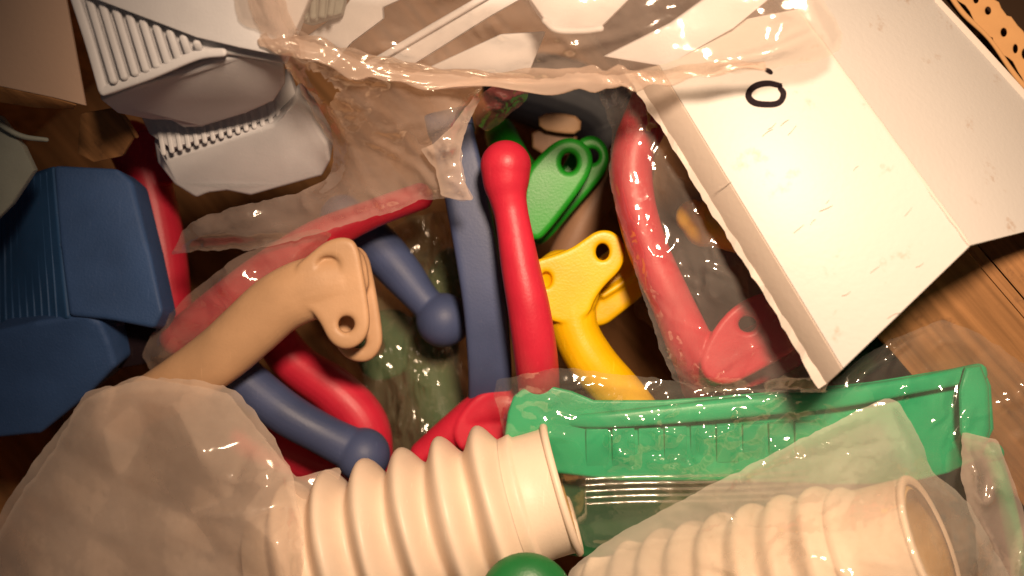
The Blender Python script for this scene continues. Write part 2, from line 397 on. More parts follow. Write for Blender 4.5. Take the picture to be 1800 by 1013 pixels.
def card(name, col, rough=0.85, stripes=0.0, stain=(.1, .05, .03), spec=.2, stainpos=.72, coat=0.0):
    m, nt, out = nodes(name); L = nt.links
    tc = N(nt, 'ShaderNodeTexCoord'); b = N(nt, 'ShaderNodeBsdfPrincipled')
    n1 = N(nt, 'ShaderNodeTexNoise'); n1.inputs['Scale'].default_value = 55; n1.inputs['Detail'].default_value = 9; n1.inputs['Roughness'].default_value = .7
    n2 = N(nt, 'ShaderNodeTexNoise'); n2.inputs['Scale'].default_value = 14; n2.inputs['Detail'].default_value = 3
    for n in (n1, n2): L.new(tc.outputs['Object'], n.inputs['Vector'])
    r = N(nt, 'ShaderNodeValToRGB'); r.color_ramp.elements[0].position = stainpos; r.color_ramp.elements[1].position = min(stainpos + .14, 1)
    r.color_ramp.elements[0].color = (0, 0, 0, 1); r.color_ramp.elements[1].color = (1, 1, 1, 1)
    L.new(n1.outputs['Fac'], r.inputs['Fac'])
    base = N(nt, 'ShaderNodeMix', data_type='RGBA'); base.inputs[6].default_value = (*[c * .9 for c in col], 1); base.inputs[7].default_value = (*col, 1)
    L.new(n2.outputs['Fac'], base.inputs[0])
    if stripes:
        mp = N(nt, 'ShaderNodeMapping'); mp.inputs['Rotation'].default_value = (0, 0, math.radians(49.5)); L.new(tc.outputs['Object'], mp.inputs['Vector'])
        m2 = N(nt, 'ShaderNodeMapping'); m2.inputs['Scale'].default_value = (9, 260, 60); L.new(mp.outputs[0], m2.inputs['Vector'])
        ns = N(nt, 'ShaderNodeTexNoise'); ns.inputs['Scale'].default_value = 1.0; ns.inputs['Detail'].default_value = 5; L.new(m2.outputs[0], ns.inputs['Vector'])
        sr = N(nt, 'ShaderNodeMapRange'); sr.inputs['From Min'].default_value = .35; sr.inputs['From Max'].default_value = .65; sr.inputs['To Min'].default_value = 1 - stripes; sr.inputs['To Max'].default_value = 1.1; L.new(ns.outputs['Fac'], sr.inputs['Value'])
        sm = N(nt, 'ShaderNodeMix', data_type='RGBA'); sm.blend_type = 'MULTIPLY'; sm.inputs[0].default_value = 1; L.new(base.outputs[2], sm.inputs[6]); L.new(sr.outputs['Result'], sm.inputs[7]); base = sm
    mx = N(nt, 'ShaderNodeMix', data_type='RGBA'); mx.inputs[7].default_value = (*stain, 1)
    L.new(r.outputs['Color'], mx.inputs[0]); L.new(base.outputs[2], mx.inputs[6]); L.new(mx.outputs[2], b.inputs['Base Color'])
    b.inputs['Roughness'].default_value = rough; b.inputs['Specular IOR Level'].default_value = spec
    b.inputs['Coat Weight'].default_value = coat; b.inputs['Coat Roughness'].default_value = .36
    n3 = N(nt, 'ShaderNodeTexNoise'); n3.inputs['Scale'].default_value = 400; n3.inputs['Detail'].default_value = 4; L.new(tc.outputs['Object'], n3.inputs['Vector'])
    bp = N(nt, 'ShaderNodeBump'); bp.inputs['Strength'].default_value = .18; bp.inputs['Distance'].default_value = .0006
    L.new(n3.outputs['Fac'], bp.inputs['Height']); L.new(bp.outputs[0], b.inputs['Normal'])
    L.new(b.outputs[0], out.inputs[0]); return m

M_RED = plastic('red_plastic', (.58, .020, .048)); M_BLUE = plastic('blue_plastic', (.058, .080, .175), rough=.5)
M_SHELL = plastic('slate_blue_plastic', (.040, .095, .245), rough=.6, grain=.3)
M_DBLUE = plastic('deep_blue_plastic', (.025, .088, .225), rough=.55, grain=.12)
M_GREEN = plastic('green_plastic', (.012, .29, .016)); M_JADE = plastic('jade_green_plastic', (.010, .47, .20), rough=.35)
M_YEL = plastic('yellow_plastic', (.86, .49, .002), rough=.38); M_BEIGE = plastic('beige_plastic', (.60, .36, .20), rough=.48)
M_CREAM = plastic('cream_rubber', (.82, .65, .50), rough=.45, dirt=.12); M_WHITE = plastic('white_plastic', (.74, .73, .75), rough=.45, dirt=.15)
M_GREY = plastic('grey_plastic', (.30, .32, .28), rough=.6)
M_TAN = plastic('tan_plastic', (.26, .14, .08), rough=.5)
M_PITDARK = plastic('pit_dark_plastic', (.005, .006, .011), rough=.6)  # near-black colour stands in for the shade down in the pit
M_BOTTLE = plastic('bottle_green_plastic', (.014, .17, .04), rough=.4)
M_INNERGLOW = plastic('glow_tinted_rubber', (.78, .50, .20), rough=.5)  # amber paints the warm light glowing inside the cream bellows
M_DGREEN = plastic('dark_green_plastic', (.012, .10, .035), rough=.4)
M_KRAFT = card('brown_cardboard', (.36, .175, .07), stripes=.4, stainpos=.6); M_FRAY = card('frayed_cardboard', (.50, .27, .11), rough=.9); M_PINK = card('pale_cardboard', (.52, .36, .27), rough=.6)
M_PAPER = card('white_carton', (.58, .545, .51), rough=.50, spec=.35, stain=(.40, .28, .2), stainpos=.60, coat=.2)
M_TORN = card('torn_paper', (.60, .53, .47), rough=.9); M_EDGE = card('carton_edge', (.60, .50, .42), rough=.7)
M_INK_SHADE = plastic('ink_and_notch_shade', (.012, .006, .009), rough=.75, spec=.15, dirt=0)  # marker writing, and the painted shade in the housing's notch
M_SCUFF = plastic('pencil_scuff', (.44, .36, .30), rough=.8, spec=.1); M_GOLD = plastic('gold_print', (.80, .45, .08), rough=.35)
M_FLOOR = card('wooden_floor', (.10, .055, .03), rough=.6)
F_MILK = filmmat('milky_film', frost=.52, milk=(.72, .57, .48), gloss=1.1, rough=.12, scale=60, bump=.7, dist=.0018)
F_HAZE = filmmat('loose_film', frost=.26, milk=(.80, .64, .54), gloss=1.3, rough=.10, scale=60, bump=1, dist=.0020)
F_TOP = filmmat('hazy_film', frost=.32, milk=(.80, .63, .54), gloss=1.1, rough=.09, scale=70, bump=1, dist=.0022)
F_ROLL = filmmat('rolled_film', frost=.45, milk=(.78, .62, .52), gloss=1.0, rough=.12, scale=40, bump=.4, dist=.001)
F_BAG = filmmat('milky_bag_film', frost=.46, milk=(.94, .77, .64), gloss=1.0, rough=.14, scale=40, bump=.3, dist=.0010)
F_PINK = filmmat('wrinkled_film', frost=.26, milk=(.66, .50, .42), gloss=1.2, rough=.09, scale=90, bump=.8, dist=.0050)
F_CLEAR = filmmat('clear_film', frost=.13, milk=(.85, .76, .68), gloss=1.6, rough=.09, scale=100, bump=.9, dist=.0024, stretch=(1.3, .8, 1))
F_GREENBAG = filmmat('thin_clear_film', frost=.09, milk=(.80, .76, .68), gloss=1.7, rough=.10, scale=60, bump=.5, dist=.0012, stretch=(1.3, .8, 1))
F_BELLOW = filmmat('soft_clear_film', frost=.36, milk=(.88, .80, .68), gloss=1.2, rough=.09, scale=60, bump=.8, dist=.0020)
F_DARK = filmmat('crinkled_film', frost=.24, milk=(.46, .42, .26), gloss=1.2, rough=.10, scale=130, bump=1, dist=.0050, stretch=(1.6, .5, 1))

# ------------------------------------------------------------------ setting: floor and the carton everything lies in
fl = link('floor', slab([(-6000, -5000, -26), (8000, -5000, -26), (8000, 6000, -26), (-6000, 6000, -26)], 1, 0), M_FLOOR, smooth=False)
tag(fl, kind='structure')

box = thing('cardboard_box', 'big brown cardboard box holding the heap, its flap showing at the right', 'box')
t_ = Vector((.65, -.76, 0)).normalized(); n_ = Vector((.76, .65, 0)).normalized()
Q0 = P(1742, 490, 1.0); nr = Q0.dot(n_)
def bp_(t, n, z): return t_ * t + n_ * n + Vector((0, 0, z * CM))
def quadslab(a, b, c, d, off):
    V = [a, b, c, d]; W = V + [v + off for v in V]
    me = mesh(W, [(0, 1, 2, 3), (7, 6, 5, 4)] + [(i, i + 4, (i + 1) % 4 + 4, (i + 1) % 4) for i in range(4)]); return fix_normals(me)
t0, t1, n0, n1 = -.30, .30, -.30, nr
link('base', quadslab(bp_(t0, n0, -24), bp_(t1, n0, -24), bp_(t1, n1, -24), bp_(t0, n1, -24), Vector((0, 0, -.004))), M_KRAFT, box, False)
for (a, b, off) in (((t0, n0), (t0, n1), -t_), ((t1, n0), (t1, n1), t_), ((t0, n0), (t1, n0), -n_), ((t0, n1), (t1, n1), n_)):
    link('wall', quadslab(bp_(*a, -24), bp_(*b, -24), bp_(*b, 1.0), bp_(*a, 1.0), off * .004), M_KRAFT, box, False)
# right flap, folded outwards, with its crushed corrugated end
F0, F1 = bp_(t0, n1 + .0049, 1.12), bp_(t1, n1 + .0049, 1.12)
fo = n_ * .064 + Vector((0, 0, -.026))
I0, I1 = bp_(-.02, n1 + .0042, 1.12), bp_(.28, n1 + .0042, 1.12); ii = -n_ * .05 + Vector((0, 0, -.026))
link('inner_flap', quadslab(I0, I1, I1 + ii, I0 + ii, Vector((0, 0, -.003))), M_KRAFT, box, False)
link('flap', quadslab(F0, F1, F1 + fo, F0 + fo, Vector((0, 0, -.004))), M_KRAFT, box, False)

# corrugated end of another flap at the upper right
def corrugated(name, a, b, depth, parent, mat, z):
    """two liners with a wavy fluting between, along the pixel line a-b, seen end on"""
    a, b = np.array(a, float), np.array(b, float); d = b - a; L = np.hypot(*d); d /= L; nn = np.array((-d[1], d[0]))
    for s, wob in ((0, 1), (depth, 2)):
        pts = []
        for k in range(26):
            q = a + d * L * k / 25 + nn * (s + 14 * noise.noise(Vector((k * .5, wob * 7, 0)))); pts.append((q[0], q[1], z + .3 * noise.noise(Vector((k * .4, wob, 3))), 6 + 2.5 * noise.noise(Vector((k * .7, wob, 8)))))
        link('liner', sweep(pts, 8, 3, 4.0, 2), mat, parent)
    pts = []
    nW = int(L / 26)
    for k in range(nW * 8 + 1):
        ph = k / 8; q = a + d * (L * k / (nW * 8) + 9 * noise.noise(Vector((ph * .8, 3, 0)))) + nn * (depth * (.5 + .5 * noise.noise(Vector((ph * .6, 8, 0))) + (.3 + .25 * noise.noise(Vector((ph * .5, 1, 5)))) * math.sin(ph * 2 * math.pi)))
        pts.append((q[0], q[1], z - .2, 4.6 + 2 * noise.noise(Vector((ph, 2, 2)))))
    link('fluting', sweep(pts, 6, 3, 5.0, 2), mat, parent)
cf = thing('corrugated_cardboard', 'frayed corrugated cardboard edge behind the white carton, upper right corner', 'cardboard')
rf = random.Random(5); oa = []; ob_ = []
for k in range(24):
    f = k / 23; x, y = 1655 + 215 * f, -50 + 255 * f
    oa.append((x - 8 + rf.uniform(-5, 5), y + 8 + rf.uniform(-5, 5))); ob_.append((x + 30 + 8 * noise.noise(Vector((f * 7, 0, 0))) + rf.uniform(-5, 5), y - 28 + 8 * noise.noise(Vector((f * 7, 4, 0))) + rf.uniform(-5, 5)))
hl = [(1655 + 215 * f + 12 + rf.uniform(-3, 3), -50 + 255 * f - 10 + rf.uniform(-4, 4), rf.uniform(4, 7), rf.uniform(6, 10)) for f in (.22, .31, .45, .56, .62, .75, .86)]
link('torn_edge', plate(oa + ob_[::-1], -1.1, .5, hl, it=0, bevel=.06), M_FRAY, cf)
link('ply', sweep([(1650, -40, -.75, 4), (1690, 20, -.7, 5), (1740, 70, -.75, 4), (1790, 140, -.7, 5), (1850, 205, -.8, 4)], 8, 2, .6), M_FRAY, cf)
link('panel', slab([(1660, -70, -1.8), (1880, 180, -1.8), (1830, 200, -4), (1620, -60, -4)], .15), M_KRAFT, cf, False)

# flap at the upper left
lf = thing('cardboard_flap', 'pale cardboard flap with an orange-brown cut edge in the upper left corner', 'flap')
hard(link('sheet', slab([(-40, -60, 4.6), (104, -60, 4.6), (118, 10, 4.4), (150, 186, 3.8), (95, 172, 3.9), (0, 152, 4.0), (-40, 148, 4.0)], .18), M_PINK, lf))
hard(link('cut_edge', slab([(-40, 150, 3.95), (0, 154, 3.95), (95, 174, 3.85), (134, 186, 3.75), (128, 193, 3.2), (60, 190, 3.3), (0, 181, 3.4), (-40, 178, 3.4)], .15), M_KRAFT, lf))

# ------------------------------------------------------------------ levers
def lever(label, mat, prims, group=None, name='plastic_lever', vox=.0007, smooth=5):
    r = thing(name, label, 'lever', group); moulded(r, prims, mat, vox, smooth); return r

# deep pieces first
deep_red = lever('dark red lever deep in the gap right of the blue housing', M_RED, [
    ('handle', sweep([(230, 250, -7, 42), (262, 330, -7, 40), (285, 440, -7, 40), (300, 560, -7, 38)])),
    ('ear', plate([(215, 230), (330, 235), (330, 320), (230, 320)], -6.5, .9, [(290, 270, 16)]))])
deep_red2 = lever('red lever wrapped in film behind the beige lever', M_RED, [
    ('handle', sweep([(740, 345, -1.9, 24), (650, 378, -1.9, 26), (560, 420, -1.9, 34), (470, 480, -2.2, 38), (390, 540, -2.6, 38), (320, 590, -3.2, 32)])),
    ('knob', ball(318, 592, -3.3, 36))])
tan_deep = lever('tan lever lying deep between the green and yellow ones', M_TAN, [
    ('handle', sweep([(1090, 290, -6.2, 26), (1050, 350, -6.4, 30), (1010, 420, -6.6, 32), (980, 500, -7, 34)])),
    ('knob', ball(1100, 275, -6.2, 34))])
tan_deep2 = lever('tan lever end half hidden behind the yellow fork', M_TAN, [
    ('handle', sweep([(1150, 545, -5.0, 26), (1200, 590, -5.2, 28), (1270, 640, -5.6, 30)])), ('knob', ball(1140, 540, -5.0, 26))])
filler = lever('navy shape added to darken the pit behind the cream block', M_PITDARK, [
    ('handle', sweep([(900, 150, -13, 60), (980, 170, -13, 70), (1060, 210, -13, 66), (1090, 300, -13.5, 60)])), ('knob', ball(1075, 250, -13, 66))])  # made-up lever shape, added to cover the lit box floor with dark
cb = thing('cream_block', 'small cream plastic block in the dark behind the green lever', 'block')
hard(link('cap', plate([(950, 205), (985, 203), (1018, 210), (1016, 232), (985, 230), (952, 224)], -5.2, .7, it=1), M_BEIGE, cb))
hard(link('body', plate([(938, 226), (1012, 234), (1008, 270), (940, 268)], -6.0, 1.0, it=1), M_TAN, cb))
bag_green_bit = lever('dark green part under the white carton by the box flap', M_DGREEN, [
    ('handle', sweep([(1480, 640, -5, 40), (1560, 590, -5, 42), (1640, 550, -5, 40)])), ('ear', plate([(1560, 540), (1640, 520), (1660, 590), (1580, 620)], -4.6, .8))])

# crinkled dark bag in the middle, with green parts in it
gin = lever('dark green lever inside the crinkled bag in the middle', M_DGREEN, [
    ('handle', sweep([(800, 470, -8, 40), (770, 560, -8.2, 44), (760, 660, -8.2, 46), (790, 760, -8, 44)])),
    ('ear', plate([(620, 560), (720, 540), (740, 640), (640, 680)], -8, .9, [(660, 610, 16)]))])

# blue levers and red ones at lower left of centre
red_curve = lever('red curved lever behind the lower blue lever', M_RED, [
    ('handle', sweep([(470, 575, -5.6, 36), (520, 640, -5.4, 38), (590, 690, -5.2, 42), (640, 750, -5.2, 44), (650, 830, -5.4, 42)])),
    ('knob', ball(465, 565, -5.6, 40))])
red_low = lever('red lever showing under the blue knob beside the ribbed bellows', M_RED, [
    ('handle', sweep([(440, 770, -7.2, 40), (520, 800, -7.2, 40), (600, 830, -7.2, 38)])), ('knob', ball(620, 838, -7.2, 40))])
blue_low = lever('dark blue lever crossing the red one above the bellows', M_BLUE, [
    ('handle', sweep([(380, 620, -3.4, 40), (430, 670, -3.3, 40), (500, 725, -3.2, 38), (570, 765, -3.2, 36), (640, 800, -3.2, 40)])),
    ('knob', ball(638, 800, -3.2, 48))])
blue_ball = lever('blue lever with a round knob right of the beige fork', M_BLUE, [
    ('handle', sweep([(600, 380, -5.2, 40), (660, 430, -4.8, 40), (705, 480, -4.5, 37), (742, 525, -4.3, 30), (775, 560, -4.2, 28)])),
    ('knob', ball(779, 563, -4.2, 48))])
red_fork = lever('red forked lever behind the ribs of the bellows', M_RED, [
    ('handle', sweep([(745, 800, -3.6, 26), (800, 755, -3.4, 30), (850, 720, -3.2, 34), (900, 715, -3.2, 40), (960, 760, -3.6, 42)])),
    ('ear', plate([(795, 760), (830, 705), (860, 690), (890, 692), (910, 730), (890, 790), (820, 800)], -2.9, .9))])

# blue curved bar
bar = thing('curved_bar', 'slate blue curved bar with flat sides left of the red lever', 'bar')
link('body', sweep([(794, 230, -2.2, 38), (817, 330, -2.0, 38), (836, 430, -1.9, 38), (853, 540, -2.0, 38), (861, 640, -2.6, 38), (862, 705, -3.8, 38)], 40, 7, .75, 12, .15), M_BLUE, bar)
link('end_lip', sweep([(788, 205, -2.3, 41), (794, 232, -2.2, 41)], 40, 7, .8, 4, .15), M_BLUE, bar)

beige = lever('beige forked lever with two holes, lying in front of the bagged red one', M_BEIGE, [
    ('handle', sweep([(600, 500, -.3, 52), (545, 508, -.3, 55), (490, 534, -.4, 54), (440, 578, -.6, 53), (385, 626, -.9, 51), (310, 678, -1.3, 48), (230, 720, -1.6, 40)], 28, 2.3, .74)),
    ('knob', ball(215, 728, -1.6, 50)),
    ('ear', plate([(515, 478), (548, 450), (575, 428), (605, 420), (625, 430), (634, 480), (645, 545), (646, 580), (630, 604), (605, 612), (582, 598), (567, 565), (545, 538), (515, 545)], .12, 1.0, [(577, 467, 19, 16), (609, 570, 14, 14)], bevel=.2)),
    ('ear', plate([(560, 470), (600, 440), (640, 436), (655, 500), (668, 580), (668, 608), (650, 632), (620, 632), (596, 612), (575, 560)], -1.35, 1.0, [(630, 600, 13)], bevel=.2)),
    ('web', plate([(560, 450), (610, 430), (640, 450), (646, 530), (560, 540)], -.55, 1.6, [(577, 467, 19, 16)]))])

green = lever('bright green forked lever behind the red knob', M_GREEN, [
    ('handle', sweep([(955, 350, -4.2, 34), (912, 300, -5.6, 32), (890, 260, -7.0, 30), (880, 235, -8.2, 28)])),
    ('ear', plate([(922, 312), (955, 272), (982, 250), (1010, 246), (1033, 262), (1039, 285), (1030, 312), (1002, 352), (966, 398), (942, 424), (918, 400)], -3.0, 1.1, [(1000, 286, 14, 17)], bevel=.22)),
    ('ear', plate([(990, 300), (1015, 252), (1042, 240), (1062, 256), (1068, 285), (1052, 314), (1004, 368), (958, 424), (938, 428), (940, 380)], -4.9, 1.0, [(1040, 275, 13)], bevel=.2)),
    ('web', plate([(925, 330), (990, 300), (1000, 345), (945, 415), (925, 400)], -3.9, 2.2))])
yellow = lever('yellow forked lever with a bent handle right of the red lever', M_YEL, [
    ('handle', sweep([(985, 480, -1.8, 46), (1002, 530, -1.6, 44), (1012, 585, -1.5, 42), (1045, 642, -1.5, 43), (1095, 700, -1.7, 43), (1150, 770, -2, 42)])),
    ('ear', plate([(915, 470), (1000, 445), (1030, 424), (1050, 410), (1072, 409), (1091, 424), (1095, 450), (1086, 474), (1062, 496), (1042, 522), (1030, 556), (985, 570), (920, 530)], -.95, 1.0, [(1059, 443, 12, 15), (960, 492, 10, 14)], bevel=.12)),
    ('ear', plate([(1030, 480), (1080, 436), (1112, 428), (1140, 455), (1142, 490), (1128, 516), (1092, 545), (1055, 574), (1020, 560)], -2.9, 1.0, bevel=.2)),
    ('web', plate([(960, 470), (1040, 450), (1055, 500), (1035, 560), (975, 560)], -1.9, 2.2)),
    ('rib', sweep([(1060, 520, -2.3, 6), (1095, 497, -2.3, 6), (1125, 470, -2.3, 6)], 10))])
red = lever('red lever with a round knob standing up in the middle of the heap', M_RED, [
    ('handle', sweep([(889, 300, .5, 44), (890, 326, .5, 40), (893, 348, .5, 33.5), (898, 372, .5, 30.5), (904, 405, .6, 31), (915, 470, .7, 34.5), (929, 540, .7, 37.5), (940, 610, .3, 38.5), (945, 655, -.5, 38), (948, 690, -1.8, 36)])),
    ('knob', ball(889, 292, .5, 45))])

# red lever in a clear bag at the right
red_bag = lever('red forked lever sealed in the clear bag left of the white carton', M_RED, [
    ('handle', sweep([(1185, 95, -.2, 44), (1150, 180, 0, 42), (1113, 270, .2, 38), (1115, 350, .4, 36), (1140, 440, .5, 36), (1180, 530, .6, 37), (1215, 610, .3, 41), (1230, 650, -.6, 40), (1236, 680, -1.6, 38)])),
    ('ear', plate([(1225, 650), (1262, 570), (1310, 528), (1370, 514), (1420, 535), (1415, 600), (1340, 645), (1270, 680)], .9, 1.0, [(1314, 570, 16, 14)], bevel=.2)),
    ('ear', plate([(1240, 660), (1290, 590), (1380, 550), (1440, 570), (1430, 630), (1300, 690)], -.9, .9, [(1340, 600, 14)]))])
gp = link('gold_print', plate([(1136, 196), (1143, 194), (1144, 208), (1142, 215), (1154, 219), (1156, 224), (1145, 226), (1143, 232), (1136, 230), (1135, 222), (1139, 218)], 1.35, .06, it=0, bevel=.01), M_GOLD, red_bag)
yel_bag = lever('yellow lever end inside the clear bag behind the torn carton edge', M_YEL, [
    ('handle', sweep([(1215, 380, .1, 30), (1260, 400, .3, 34), (1330, 420, .4, 34)])), ('knob', ball(1240, 395, .2, 40))])

# ------------------------------------------------------------------ blue housing on the left
bh = thing('plastic_housing', 'big dull blue plastic housing at the left edge of the heap', 'housing')
hard(link('shell', slab([(92, 290, -1.5), (205, 296, -1.5), (232, 318, -1.6), (262, 440, -1.2), (285, 548, -.8), (270, 578, -.9), (190, 562, -.9), (120, 556, -1), (104, 430, -1.2)], 1.9, .0026, 4), M_SHELL, bh), 50)
hard(link('side_panel', slab([(92, 292, -1.6), (104, 430, -1.3), (118, 560, -1.1), (-30, 640, -5.5), (-30, 330, -6)], .8, .0015, 3), M_DBLUE, bh))
for k in range(9):
    f = .12 + k * .085
    a = np.array((98, 300, -1.45)) * (1 - f) + np.array((-30, 335, -5.8)) * f; b = np.array((118, 552, -.95)) * (1 - f) + np.array((-30, 632, -5.3)) * f
    link('rib', sweep([(*a, 2.6), (*(a + b) / 2, 2.6), (*b, 2.6)], 8, 2, 1, 3), M_DBLUE, bh)
hard(link('foot', slab([(-40, 590, -2.0), (60, 566, -1.3), (150, 552, -1.1), (176, 566, -1.2), (192, 606, -1.5), (204, 645, -1.9), (150, 700, -2.6), (70, 764, -3.2), (-40, 775, -3.6)], 4, .003, 4), M_SHELL, bh), 50)
hard(link('clip', slab([(165, 560, -3), (280, 575, -3), (262, 640, -3.4), (205, 650, -3.4)], 1.5, .002), M_INK_SHADE, bh))  # no real clip: black block whose colour paints the notch's shade

gs = thing('grey_tray', 'pale grey plastic tray corner at the left edge above the blue housing', 'tray')
hard(link('plate', slab([(-40, 190, 1), (0, 205, 1), (40, 258, .8), (60, 300, .6), (20, 360, .2), (-40, 420, 0)], .4, .001), M_GREY, gs))
link('rim', sweep([(-30, 195, 1.2, 5), (5, 222, 1.2, 5), (40, 240, 1, 5), (82, 246, .8, 4)], 10), M_GREY, gs)
kr = thing('cardboard_scrap', 'crumpled brown cardboard scrap in the gap below the upper left flap', 'cardboard')
hard(link('sheet', slab([(140, 200, -.5), (200, 190, -.3), (238, 236, -.6), (215, 275, -1), (165, 286, -1.2), (135, 270, -1.2)], .3, .001), M_KRAFT, kr))
link('fold', sweep([(205, 190, -.3, 4), (225, 215, -.4, 4), (240, 240, -.6, 4)], 10), M_KRAFT, kr)

# ------------------------------------------------------------------ white ribbed caps
cap1 = thing('ribbed_cap', 'white ribbed plastic cap on top of the stack at upper left', 'cap', 'white ribbed caps in the bag')
hard(link('front', slab([(174, 176, 2.64), (240, 152, 3.52), (330, 126, 3.96), (395, 103, 4.40), (420, 99, 4.40), (465, 106, 3.96), (497, 122, 3.30), (502, 150, 2.42), (482, 180, 1.32), (434, 201, 0.66), (355, 226, -0.00), (322, 227, -0.00), (300, 214, 0.44), (268, 209, 0.66), (205, 201, 1.32)], 1.4, .002, 3), M_WHITE, cap1), 45)
hard(link('top', slab([(118, -40, 4.8), (160, 60, 4.6), (188, 166, 4.2), (346, 104, 4.5), (400, 96, 4.6), (500, 112, 4.3), (560, -40, 5.2)], .5, .0012), M_WHITE, cap1))
link('rim', sweep([(182, 160, 4.35, 9), (262, 132, 4.55, 9), (345, 98, 4.7, 9), (392, 92, 4.75, 8)], 12, 3, .6), M_WHITE, cap1)
link('rim', sweep([(134, 0, 4.9, 9), (160, 80, 4.65, 9), (182, 158, 4.35, 9)], 12, 3, .6), M_WHITE, cap1)
for k in range(9):
    x = 172 + k * 25
    a = (158 + k * 23.5, 2 + k * 9.3); b = (200 + k * 19, 142 - k * 6.6)
    link('slat', sweep([(a[0], a[1], 4.95, 7), ((a[0] + b[0]) / 2, (a[1] + b[1]) / 2, 4.85, 7), (b[0], b[1], 4.65, 7)], 10, 3, .8, 3), M_WHITE, cap1)
hard(link('cover', slab([(140, -40, 5.5), (150, -8, 5.5), (345, 66, 5.3), (420, 84, 5.2), (500, 100, 4.9), (560, -40, 5.8)], .3, .001), M_WHITE, cap1))
cap2 = thing('ribbed_cap', 'white ribbed plastic cap under the first one, its slots in shadow', 'cap', 'white ribbed caps in the bag')
hard(link('front', slab([(270, 244, -1.70), (300, 274, -1.50), (390, 248, -0.90), (478, 219, -0.30), (502, 196, 0.10), (520, 172, 0.10), (545, 200, -0.50), (576, 255, -1.50), (581, 284, -2.10), (566, 311, -2.70), (500, 329, -3.10), (440, 346, -3.30), (400, 337, -3.10), (366, 341, -3.30), (345, 350, -3.50), (306, 326, -3.10), (276, 288, -2.50)], 1.4, .002, 3), M_WHITE, cap2), 45)
hard(link('top', slab([(262, 236, -1.20), (300, 262, -1.00), (480, 206, -0.40), (520, 165, -0.20), (505, 120, -0.20), (240, 190, -0.80)], .5, .001), M_WHITE, cap2))
for q in range(15):
    k = q * .66; x = 283 + k * 22; y = 262 - k * 6.4
    link('slat', sweep([(x - 6, y - 46, -.95 + k * .06, 4.6), (x, y - 20, -.95 + k * .06, 4.6), (x + 5, y + 8, -1.0 + k * .06, 4.6)], 10, 3, .6, 3), M_WHITE, cap2)
cap3 = thing('ribbed_cap', 'grey ribbed plastic cap cut by the top edge of the photo', 'cap', 'white ribbed caps in the bag')
hard(link('plate', slab([(440, -60, 4.4), (620, -60, 4.4), (600, 24, 4.2), (545, 42, 4.1), (490, 26, 4.2)], .6, .001), M_GREY, cap3))
for k in range(6): link('slat', sweep([(492 + k * 19, -30, 4.65, 6), (500 + k * 17, 0, 4.6, 6), (506 + k * 15, 24 + 6 * math.sin(k / 5 * 3.1), 4.5, 6)], 10, 3, .8, 3), M_GREY, cap3)
# white strips in the top bag
def strip(label, corners, th, lip=None):
    s = thing('plastic_strip', label, 'strip', 'white plastic strips in the top bag')
    hard(link('body', slab(corners, th, .0012), M_WHITE, s))
    if lip: link('lip', sweep(lip, 12, 3, .7, 5), M_WHITE, s)
    return s
st1 = strip('white plastic strip with a notched end, leftmost in the top bag', [(530, 70, 3.2), (600, 20, 3.6), (650, -50, 4), (740, -50, 4), (704, 0, 3.7), (672, 14, 3.6), (674, 34, 3.5), (617, 76, 3.1), (590, 110, 2.9), (540, 110, 2.9)], .6)
st2 = strip('long white plastic strip crossing under the crinkled glints', [(640, 112, 2.9), (760, 40, 3.2), (900, -40, 3.5), (985, -40, 3.5), (860, 30, 3.2), (730, 112, 2.8)], .5, [(645, 116, 3, 6), (765, 46, 3.3, 6), (905, -36, 3.6, 6)])
st3 = strip('white plastic strip just right of the crinkled glints', [(750, 120, 2.6), (880, 60, 2.9), (960, 55, 2.9), (930, 130, 2.5), (800, 140, 2.4)], .5)
st4 = strip('bright white plastic piece standing out at the top centre', [(925, -40, 5.2), (932, 0, 5.1), (952, 28, 5), (962, 40, 5), (978, 52, 4.9), (1055, 50, 4.9), (1105, 0, 5.1), (1130, -40, 5.2)], 1.0, [(958, 36, 5.1, 6), (978, 52, 5.0, 6), (1020, 54, 5.0, 6), (1056, 50, 5.0, 6)])
st5 = strip('broad white plastic strip under film beside the white carton', [(1060, 100, 3.6), (1180, 40, 4.2), (1290, -40, 4.6), (1400, -40, 4.6), (1290, 50, 4.2), (1170, 118, 3.6)], .5)

# ------------------------------------------------------------------ white carton
wc = thing('white_carton', 'white folded carton with handwriting in black marker, torn along its left side', 'carton')
A, B_, Cc = (1130, 68, 3.37), (1482, 648, 6.1), (1706, 432, 6.25)
def plane_z(px, py):                       # height (cm) of the front panel's plane under a pixel
    a, b, c = P(*A), P(*B_), P(*Cc); n = (b - a).cross(c - a); o = Vector((0, 0, H)); d = P(px, py, 0) - o
    return (o + d * ((a - o).dot(n) / d.dot(n))).z * 100
D = (1400, 16, plane_z(1400, 16))
main = hard(link('front_panel', slab([A, B_, Cc, D], .12, .0004), M_PAPER, wc))
hard(link('right_panel', slab([(1708, 431, 6.23), (1402, 14, D[2] - .02), (1350, -60, D[2] - .02), (1590, -60, .2), (1645, 0, .1), (1977, 363, -.8)], .12, .0004), M_PAPER, wc))
hard(link('right_edge', sweep([(1648, 2, .15, 6), (1720, 80, -.05, 7), (1800, 168, -.25, 7), (1900, 280, -.5, 7)], 10, 3, .4), M_TORN, wc))
hard(link('left_panel', slab([(1128, 68, 3.33), (1480, 650, 6.06), (1450, 678, 4.9), (1084, 88, 2.4)], .12, .0003), M_EDGE, wc))
# worn white crease between the panels
pts = []
for k in range(30):
    f = k / 29; x = 1404 + (1704 - 1404) * f; y = 20 + (430 - 20) * f
    pts.append((x + 1.5 * noise.noise(Vector((k * .8, 0, 0))), y, D[2] + (6.25 - D[2]) * f + .01, 3.2 + 1.8 * noise.noise(Vector((k * .6, 4, 0)))))
link('crease', sweep(pts, 8, 2, .25, 2), M_TORN, wc)
